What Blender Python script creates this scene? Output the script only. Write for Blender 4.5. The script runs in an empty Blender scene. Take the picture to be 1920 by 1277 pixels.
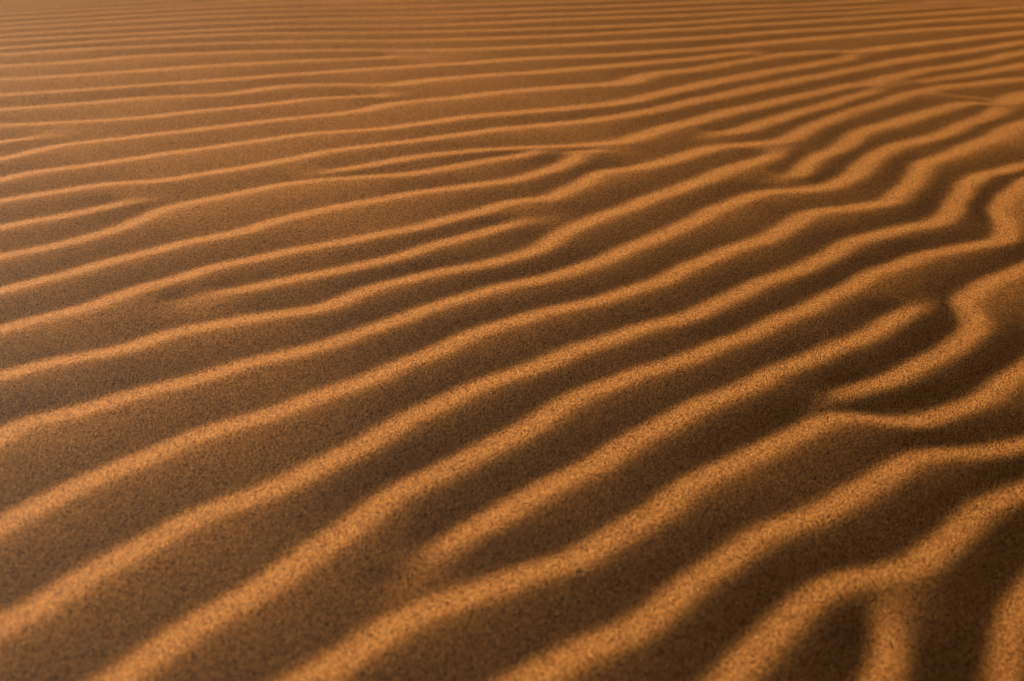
import bpy, math, numpy as np
from mathutils import Vector
rng=np.random.default_rng(7)
H=0.5; F=2667.0; P=math.radians(19.4)
# ------------------------------------------------------------------ broad tilt under the ripples, added to darken the near and right sand
def macro(x,y):
    xe=3*np.tanh((x+0.1)/3); ye=4.0*np.tanh(np.maximum(2.5-y,0)/4.0)
    xr=1.6*np.tanh(np.maximum(x+0.25,0)/1.6)
    return -0.012*xe*xe/2-0.074*ye*ye/2-0.100*xr*xr/2
# ------------------------------------------------------------------ survey of the ripple crests -> ground metres
def g(p):
    u=(p[0]-960)/F; v=(p[1]-638.5)/F; z=0.0
    for i in range(24):
        t=(H-z)/(math.sin(P)+v*math.cos(P))
        x,y=u*t,(math.cos(P)-v*math.sin(P))*t
        z=0.5*z+0.5*float(macro(np.float64(x),np.float64(y)))
    return (x,y)
R=[ # (points, start, end)   1 = runs on outside the surveyed patch, 0 = fades out, 2 = joins a neighbour
([(1390,1277),(1440,1225),(1495,1170),(1565,1120),(1625,1092),(1685,1083),(1745,1060),(1795,1015),(1845,975),(1920,935)],1,1),
([(1668,1277),(1692,1210),(1697,1140),(1686,1083)],1,2,.9),
([(1900,1277),(1915,1195),(1955,1120)],1,1,.7),
([(1030,1277),(1100,1243),(1195,1190),(1265,1140),(1350,1075),(1455,1012),(1565,960),(1645,915),(1700,880),(1760,862),(1840,855),(1920,840)],1,1),
([(600,1277),(670,1235),(760,1175),(845,1135),(935,1115),(1025,1080),(1105,1050),(1200,990),(1300,925),(1400,872),(1470,840),(1540,795),(1600,787),(1680,797),(1750,793),(1830,765),(1920,705)],1,1),
([(735,1085),(845,1035),(950,972),(1050,915),(1150,860),(1250,808),(1340,760),(1420,722),(1500,688),(1600,650),(1680,606),(1758,560)],0,0),
([(1515,765),(1600,740),(1700,705),(1788,664),(1840,628),(1842,592),(1826,564),(1860,540),(1920,510)],0,1),
([(240,1277),(350,1205),(445,1145),(538,1082),(643,1010),(740,945),(830,895),(930,843),(1020,793),(1130,735),(1250,690),(1350,655),(1430,625),(1520,580),(1600,545),(1680,505),(1760,477),(1850,463),(1898,450),(1902,425),(1892,400),(1902,370),(1935,345)],1,1),
([(0,1190),(100,1130),(180,1080),(300,1015),(400,970),(500,930),(600,885),(700,832),(800,782),(900,732),(1000,693),(1100,658),(1230,615),(1330,583),(1450,530),(1550,490),(1620,455),(1700,432),(1790,412),(1812,372),(1850,333),(1920,315)],1,1),
([(0,1000),(60,960),(120,930),(200,895),(300,855),(420,810),(540,770),(640,735),(740,700),(830,662),(900,627),(1000,595),(1100,575),(1200,545),(1300,505),(1400,465),(1480,435),(1540,402),(1620,390),(1690,378),(1725,345),(1750,310),(1800,290),(1870,265),(1920,240)],1,1),
([(0,830),(50,800),(150,775),(250,745),(340,720),(450,690),(560,665),(640,645),(720,612),(800,585),(880,560),(980,535),(1080,510),(1180,475),(1280,430),(1380,385),(1450,360),(1530,358),(1590,345),(1640,312),(1690,277),(1760,262),(1830,235),(1890,213),(1920,190)],1,1),
([(0,710),(100,685),(220,660),(330,627),(450,605),(560,590),(640,570),(710,540),(800,520),(900,500),(1000,475),(1060,445),(1110,420),(1200,385),(1290,355),(1380,320),(1450,300),(1485,280)],1,2),
([(0,620),(80,600),(180,577),(260,547),(330,525),(420,500),(520,480),(620,460),(720,440),(800,425),(900,400),(970,378),(1040,373),(1100,350),(1150,322),(1200,318),(1280,300),(1350,277),(1470,268),(1530,245),(1600,217),(1680,192),(1740,172),(1820,162),(1920,152)],1,1),
([(330,557),(430,550),(520,535),(600,515),(700,495),(800,470),(900,440),(970,420),(1020,403)],0,0),
([(0,548),(130,515),(260,482),(360,455),(460,435),(560,407),(650,387),(760,367),(870,352),(960,340),(1040,320),(1090,303),(1112,285)],1,2),
([(0,485),(90,465),(200,440),(280,412),(330,387),(420,370),(520,350),(600,338),(700,332),(800,325),(880,310),(960,296),(1040,283),(1110,278)],1,0),
([(0,430),(100,410),(200,390),(295,368)],1,0),
([(575,325),(650,318),(740,303),(850,288),(960,278),(1080,275),(1180,266),(1250,245),(1320,228),(1420,205),(1520,182),(1600,165),(1690,148),(1760,133),(1840,120),(1920,103)],0,1),
([(0,378),(120,360),(200,347),(300,340),(400,325),(500,310),(570,295),(650,280),(750,270),(850,256),(950,244),(1060,233),(1160,222),(1260,203),(1340,187),(1440,168),(1540,147),(1640,128),(1740,110),(1830,97),(1920,83)],1,1),
([(1305,252),(1400,248),(1470,227),(1540,207),(1620,183),(1690,163),(1760,153),(1840,141),(1920,126)],0,1),
([(1740,174),(1820,184),(1890,190)],2,0),
([(1450,335),(1510,328),(1535,302),(1590,280),(1640,248),(1720,227),(1780,208),(1840,195),(1895,196)],0,2),
([(0,340),(80,323),(180,310),(290,292),(400,278),(500,262),(600,250),(700,245),(800,233),(900,220),(1000,211),(1100,203),(1200,190),(1300,168),(1400,149),(1500,130),(1600,112),(1650,97),(1720,87),(1800,77),(1920,64)],1,1),
([(0,300),(60,288),(120,272),(220,262),(330,250),(450,235),(560,222),(680,210),(760,193),(850,185),(980,172),(1100,163),(1190,158),(1230,143),(1330,130),(1430,113),(1530,101),(1645,96)],1,2),
([(0,268),(50,260),(115,254)],1,0,.9),
([(0,236),(100,232),(250,224),(380,210),(500,197),(620,184),(745,180)],1,0),
([(0,208),(150,195),(300,183),(430,178),(550,162),(650,160),(740,163),(800,152),(900,144),(1000,138),(1100,130),(1190,123),(1260,117),(1340,110),(1440,97)],1,0),
([(0,180),(150,170),(300,160),(450,150),(560,141),(680,132),(800,124),(900,119),(985,112),(1100,108),(1200,103),(1330,93),(1450,82),(1560,72),(1700,60),(1920,45)],1,1),
([(0,150),(150,142),(300,132),(450,122),(600,114),(700,110),(780,104)],1,0),
([(0,125),(150,116),(250,107),(350,102),(470,98),(600,96),(700,95),(800,95),(900,93),(1000,89),(1100,85),(1200,80),(1330,72),(1450,63),(1600,53),(1750,41),(1920,29)],1,1),
([(0,103),(150,94),(300,87),(450,81),(600,78),(760,77),(900,74),(1000,70),(1100,66),(1200,61),(1330,54),(1450,46),(1600,37),(1750,27),(1920,14)],1,1),
]
def crom(pts,n=24):
    p=[np.array(pts[0])*2-np.array(pts[1])]+[np.array(q) for q in pts]+[np.array(pts[-1])*2-np.array(pts[-2])]
    out=[]
    for i in range(1,len(p)-2):
        for k in range(n):
            t=k/n
            out.append(0.5*((2*p[i])+(-p[i-1]+p[i+1])*t+(2*p[i-1]-5*p[i]+4*p[i+1]-p[i+2])*t*t+(-p[i-1]+3*p[i]-3*p[i+1]+p[i+2])*t**3))
    out.append(p[-2]); return np.array(out)
def resample(c,d=0.0025):
    s=np.r_[0,np.cumsum(np.hypot(*np.diff(c,axis=0).T))]
    m=max(4,int(s[-1]/d)); t=np.linspace(0,s[-1],m)
    return np.c_[np.interp(t,s,c[:,0]),np.interp(t,s,c[:,1])],t
def smooth(c,k):
    if len(c)<3*k: return c
    w=np.hanning(2*k+3)[1:-1]; w/=w.sum()
    cp=np.vstack([2*c[0]-c[k:0:-1],c,2*c[-1]-c[-2:-k-2:-1]])
    return np.c_[np.convolve(cp[:,0],w,'valid'),np.convolve(cp[:,1],w,'valid')]
def sst(a,b,x):
    t=np.clip((x-a)/(b-a),0,1); return t*t*(3-2*t)
samples=[]; strengths=[]; tsamples=[]; tstr=[]
def add_crest(c,so,eo,wt=1.0):
    c,_=resample(c); c=smooth(c,6)
    ext=1.9; av=np.array([0.90,0.43])
    def tail(p,d):
        o=[];p=p.copy()
        for i in range(int(ext/0.01)):
            w=min(1,i/45); dd=d*(1-w)+av*(1 if np.dot(d,av)>0 else -1)*w
            dd/=np.hypot(*dd); p=p+dd*0.01; o.append(p.copy())
        return np.array(o)
    n=min(25,len(c)//3)
    if so==1:
        d=c[0]-c[n]; d/=np.hypot(*d); c=np.vstack([tail(c[0],d)[::-1],c])
    if eo==1:
        d=c[-1]-c[-1-n]; d/=np.hypot(*d); c=np.vstack([c,tail(c[-1],d)])
    c,t=resample(c)
    w=np.ones(len(c)); we=w.copy()
    if so==0: w=w*(0.45+0.55*sst(0,0.16,t))
    if eo==0: w=w*(0.45+0.55*sst(0,0.14,t[-1]-t))
    if so!=1: we=we*(0.5+0.5*sst(0,0.16,t))
    if eo!=1: we=we*(0.5+0.5*sst(0,0.14,t[-1]-t))
    ph=rng.uniform(0,6.28,3)
    w=w*wt*(0.95+0.05*np.sin(t*9+ph[0])*np.sin(t*4.1+ph[1]))
    nrm=np.gradient(c,axis=0); nrm/=np.hypot(*nrm.T)[:,None]+1e-9
    off=0.0024*np.sin(t*23+ph[2])+0.0018*np.sin(t*51+ph[0])
    c=c+np.c_[-nrm[:,1],nrm[:,0]]*off[:,None]
    samples.append(c); strengths.append(w)
    cs=smooth(c,14) if len(c)>50 else c
    nrm=np.gradient(cs,axis=0); nrm/=np.hypot(*nrm.T)[:,None]+1e-9
    Y=cs[:,1]; X=cs[:,0]
    lee=0.0140+0.006*sst(0.1,0.8,-X)+0.012*sst(1.4,2.4,Y)+0.034*sst(2.0,3.6,Y)
    lee=lee*(1+0.10*np.sin(t*7+ph[1]))
    tsamples.append(cs+np.c_[-nrm[:,1],nrm[:,0]]*lee[:,None]); tstr.append(we)
for q in R:
    add_crest(crom([g(p) for p in q[0]]),*q[1:])
base=crom([g(p) for p in R[-1][0]])
for k in range(1,15):
    c=base.copy(); ph=rng.uniform(0,6.28,3)
    c[:,1]+=k*0.158+0.018*np.sin(c[:,0]*3.1+ph[0])+0.010*np.sin(c[:,0]*7.3+ph[1])+0.012*k*np.sin(c[:,0]*1.2+1)
    add_crest(c,1,1)
base=crom([g(p) for p in R[0][0]])
for k in range(1,5):
    c=base.copy(); c[:,0]+=0.06+0.10*k; c[:,1]-=0.05+0.075*k; add_crest(c,1,1)
# ------------------------------------------------------------------ relax the ripple surface between crests and troughs
h=0.005; X0,X1,Y0,Y1=-2.7,2.7,0.2,6.3
nx=int((X1-X0)/h); ny=int((Y1-Y0)/h)
def splat(S,W,sig):
    S=np.vstack(S);W=np.concatenate(W)
    pull=np.zeros((ny,nx)); cw=np.zeros((ny,nx)); cn=np.zeros((ny,nx))
    ok=(S[:,0]>X0+.04)&(S[:,0]<X1-.04)&(S[:,1]>Y0+.04)&(S[:,1]<Y1-.04); S=S[ok];W=W[ok]
    ix=np.floor((S[:,0]-X0)/h).astype(int); iy=np.floor((S[:,1]-Y0)/h).astype(int)
    for a in range(-4,5):
        for b in range(-4,5):
            xx=X0+(ix+a)*h; yy=Y0+(iy+b)*h
            e=np.exp(-((xx-S[:,0])**2+(yy-S[:,1])**2)/(2*sig*sig))
            np.maximum.at(pull,(iy+b,ix+a),e); np.add.at(cn,(iy+b,ix+a),e); np.add.at(cw,(iy+b,ix+a),e*W)
    return pull,np.where(cn>0,cw/np.maximum(cn,1e-9),0)
pc,tc_=splat(samples,strengths,0.0050)
pw,_=splat(samples,strengths,0.009)
pt_,tt=splat(tsamples,tstr,0.0065)
fy_=np.fft.fftfreq(ny,h)[:,None]; fx_=np.fft.rfftfreq(nx,h)[None,:]
def gauss(a,s): return np.fft.irfft2(np.fft.rfft2(a)*np.exp(-2*(math.pi*s)**2*(fx_**2+fy_**2)),s=(ny,nx))
pc=pc*2.0; ptr=pt_*0.6*(1-pw)**2*np.clip((tt-0.55)/0.4,0,1)
tgt_t=0.05
k0=0.0006
D=4+k0+pc+ptr; u=0.5*np.ones((ny,nx)); rhs=pc*tc_+ptr*tgt_t+k0*0.5
for it in range(850):
    up=np.pad(u,1,mode='edge')
    u=(up[:-2,1:-1]+up[2:,1:-1]+up[1:-1,:-2]+up[1:-1,2:]+rhs)/D
YY=(Y0+np.arange(ny)*h)[:,None]; XX=(X0+np.arange(nx)*h)[None,:]
u=np.clip(u,0,1); u=0.38*u+0.62*np.sin(u*math.pi/2)      # convex windward faces
far=sst(1.8,3.6,YY)
u=gauss(u,0.0058)*(1-far)+gauss(u,0.013)*far
# even out: closely spaced ripples are lower, so that the long windward faces share one slope
az=math.radians(-44); el=math.radians(9.0)
sxh,syh=math.sin(az),math.cos(az)
gy,gx=np.gradient(u,h)
p=np.maximum(gx*sxh+gy*syh,0)
rms=np.sqrt(np.maximum(gauss(p*p,0.06),1e-6))
u=u-gauss(u,0.10)
my,mx_=np.gradient(macro(XX+0*YY,YY+0*XX),h)
eleff=math.tan(el)-(mx_*sxh+my*syh)
farw=sst(1.6,3.6,YY)
Lim=np.clip(eleff+0.002-0.050*farw,0.038,0.115)   # steepest part of the windward faces
amp=np.clip(0.82*Lim/rms,0.0010,0.019)
z=gauss(amp,0.025)*u
leelim=0.170-0.072*farw-0.030*sst(-0.2,0.5,XX)*(1-farw)-0.015*(1-sst(0.9,1.6,YY))
# slump over-steep faces to the common slope (gradient-domain relaxation)
kx=2*math.pi*fx_; ky=2*math.pi*fy_; k2=kx*kx+ky*ky; k2[0,0]=1
edge=sst(0,0.15,XX-X0)*sst(0,0.15,X1-XX)*sst(0,0.1,YY-Y0)*sst(0,0.15,Y1-YY)
z*=edge
for it in range(3):
    gy,gx=np.gradient(z,h)
    a=gx*sxh+gy*syh
    lim=np.where(a>0,Lim*1.05,leelim)
    s_=np.abs(a)/lim
    f=np.where(s_>1e-4,(np.tanh(s_**2.2))**(1/2.2)/np.maximum(s_,1e-4),1.0)
    gx=gx*f; gy=gy*f
    dv=1j*kx*np.fft.rfft2(gx)+1j*ky*np.fft.rfft2(gy)
    zz=np.fft.irfft2(-dv/k2,s=(ny,nx)); z=zz-gauss(zz,0.12)
zr=z-0.0022
# ------------------------------------------------------------------ ground mesh
right=list(np.arange(0,1.0,0.0042)); s=0.0042
while right[-1]<2.6: s=min(s*1.008,.012); right.append(right[-1]+s)
s=0.012
while right[-1]<2500: s*=1.10; right.append(right[-1]+s)
xs=np.array([-q for q in right[:0:-1]]+right)
ya=list(np.arange(0.35,1.6,0.0036)); s=0.0036
while ya[-1]<6.2: s=min(s*1.004,0.012); ya.append(ya[-1]+s)
while ya[-1]<5000: s*=1.09; ya.append(ya[-1]+s)
lo=[0.35]; s=0.0036
while lo[-1]>-2500: s*=1.12; lo.append(lo[-1]-s)
ys=np.array(lo[:0:-1]+ya)
GX,GY=np.meshgrid(xs,ys)
fx=np.clip((GX-X0)/h,0,nx-1.001); fy=np.clip((GY-Y0)/h,0,ny-1.001)
i0=fx.astype(int); j0=fy.astype(int); tx=fx-i0; ty=fy-j0
ZR=(zr[j0,i0]*(1-tx)+zr[j0,i0+1]*tx)*(1-ty)+(zr[j0+1,i0]*(1-tx)+zr[j0+1,i0+1]*tx)*ty
wob=0.05*np.sin(GX*2.3+1.1*np.sin(GY*1.3))+0.03*np.sin(GX*5.1+GY*1.7)+0.04*np.sin(GY*2.1-GX*0.8)
ph=((GY*0.93-GX*0.37)+wob)/0.15
fr=ph-np.floor(ph)
up_=np.where(fr<0.4,1-fr/0.4,(fr-0.4)/0.6)
m=sst(2.3,2.55,np.abs(GX)); m=np.maximum(m,sst(5.6,6.1,GY)); m=np.maximum(m,1-sst(0.3,0.5,GY))
fade=1-sst(25,60,np.hypot(GX,GY))
Z=(ZR*(1-m)+(0.005*up_-0.005)*m)*fade
Z+=0.0003*np.sin(GX*11+2*np.sin(GY*7))*np.sin(GY*9+1.5*np.sin(GX*5))
r=np.hypot(GX,GY); Z+=sst(15,600,r)*(3.0*np.sin(GX*0.011+1)*np.sin(GY*0.009)+1.5*np.sin(GX*0.027+GY*0.021))
Z+=macro(GX,GY)
NY,NX=GX.shape
co=np.stack([GX,GY,Z],-1).reshape(-1,3).astype(np.float32)
idx=np.arange(NX*NY).reshape(NY,NX)
q=np.stack([idx[:-1,:-1],idx[:-1,1:],idx[1:,1:],idx[1:,:-1]],-1).reshape(-1,4).astype(np.int32)
me=bpy.data.meshes.new("ground")
me.vertices.add(len(co)); me.vertices.foreach_set("co",co.ravel())
me.loops.add(q.size); me.loops.foreach_set("vertex_index",q.ravel())
me.polygons.add(len(q)); me.polygons.foreach_set("loop_start",np.arange(0,q.size,4,dtype=np.int32))
me.polygons.foreach_set("use_smooth",np.ones(len(q),dtype=bool))
me.update(calc_edges=True)
ob=bpy.data.objects.new("ground",me); bpy.context.collection.objects.link(ob)
ob["kind"]="structure"; ob["label"]="orange brown desert sand covered in wind-blown ripples"; ob["category"]="sand"
# ------------------------------------------------------------------ sand material
mat=bpy.data.materials.new("sand"); mat.use_nodes=True; nt=mat.node_tree; N=nt.nodes; L=nt.links
bs=N["Principled BSDF"]
tc=N.new("ShaderNodeTexCoord")
def noise(scale,detail=2,rough=0.5):
    n=N.new("ShaderNodeTexNoise"); n.inputs["Scale"].default_value=scale; n.inputs["Detail"].default_value=detail; n.inputs["Roughness"].default_value=rough
    L.new(tc.outputs["Object"],n.inputs["Vector"]); return n
def math_(op,a,b):
    m=N.new("ShaderNodeMath"); m.operation=op
    for i,x in enumerate((a,b)):
        if isinstance(x,(int,float)): m.inputs[i].default_value=x
        else: L.new(x,m.inputs[i])
    return m.outputs[0]
n1=noise(560,2,.6)
v=N.new("ShaderNodeTexVoronoi"); v.inputs["Scale"].default_value=820; L.new(tc.outputs["Object"],v.inputs["Vector"])
sep=N.new("ShaderNodeSeparateColor"); L.new(v.outputs["Color"],sep.inputs["Color"])
ramp=N.new("ShaderNodeValToRGB"); L.new(sep.outputs["Red"],ramp.inputs["Fac"])
cr=ramp.color_ramp
cr.elements[0].position=0.10; cr.elements[0].color=(.08,.026,.006,1)
cr.elements[1].position=1; cr.elements[1].color=(1.0,.47,.135,1)
e=cr.elements.new(.30); e.color=(.52,.195,.042,1)
e=cr.elements.new(.8); e.color=(.80,.338,.078,1)
L.new(ramp.outputs["Color"],bs.inputs["Base Color"])
bs.inputs["Roughness"].default_value=.85
bs.inputs["Specular IOR Level"].default_value=.05
hgt=math_('ADD',math_('MULTIPLY',v.outputs["Distance"],-0.0010),math_('ADD',math_('MULTIPLY',sep.outputs["Green"],0.0008),math_('MULTIPLY',n1.outputs["Fac"],0.0013)))
bp=N.new("ShaderNodeBump"); bp.inputs["Strength"].default_value=1; bp.inputs["Distance"].default_value=1
L.new(hgt,bp.inputs["Height"]); L.new(bp.outputs["Normal"],bs.inputs["Normal"])
me.materials.append(mat)
# ------------------------------------------------------------------ light
sd=Vector((math.sin(az)*math.cos(el),math.cos(az)*math.cos(el),math.sin(el)))
sl=bpy.data.lights.new("sun","SUN"); sl.energy=12.0; sl.angle=math.radians(3); sl.color=(1,.81,.57)
so=bpy.data.objects.new("sun",sl); bpy.context.collection.objects.link(so); so.rotation_euler=(-sd).to_track_quat('-Z','Y').to_euler()
w=bpy.data.worlds.new("World"); bpy.context.scene.world=w; w.use_nodes=True
sky=w.node_tree.nodes.new("ShaderNodeTexSky"); sky.sky_type='NISHITA'; sky.sun_disc=False; sky.sun_elevation=el; sky.sun_rotation=az; sky.dust_density=8; sky.air_density=1.3; sky.ozone_density=0.5
bg=w.node_tree.nodes["Background"]; bg.inputs["Strength"].default_value=.018
w.node_tree.links.new(sky.outputs[0],bg.inputs["Color"])
# ------------------------------------------------------------------ camera
cd=bpy.data.cameras.new("camera"); cd.lens=50; cd.sensor_width=36; cd.clip_start=.02; cd.clip_end=20000
cam=bpy.data.objects.new("camera",cd); bpy.context.collection.objects.link(cam)
cam.location=(0,0,H); cam.rotation_euler=(math.pi/2-P,0,0)
cd.dof.use_dof=True; cd.dof.focus_distance=1.85; cd.dof.aperture_fstop=6.3
sc=bpy.context.scene; sc.camera=cam
sc.view_settings.view_transform='Standard'; sc.view_settings.look='None'; sc.view_settings.exposure=0
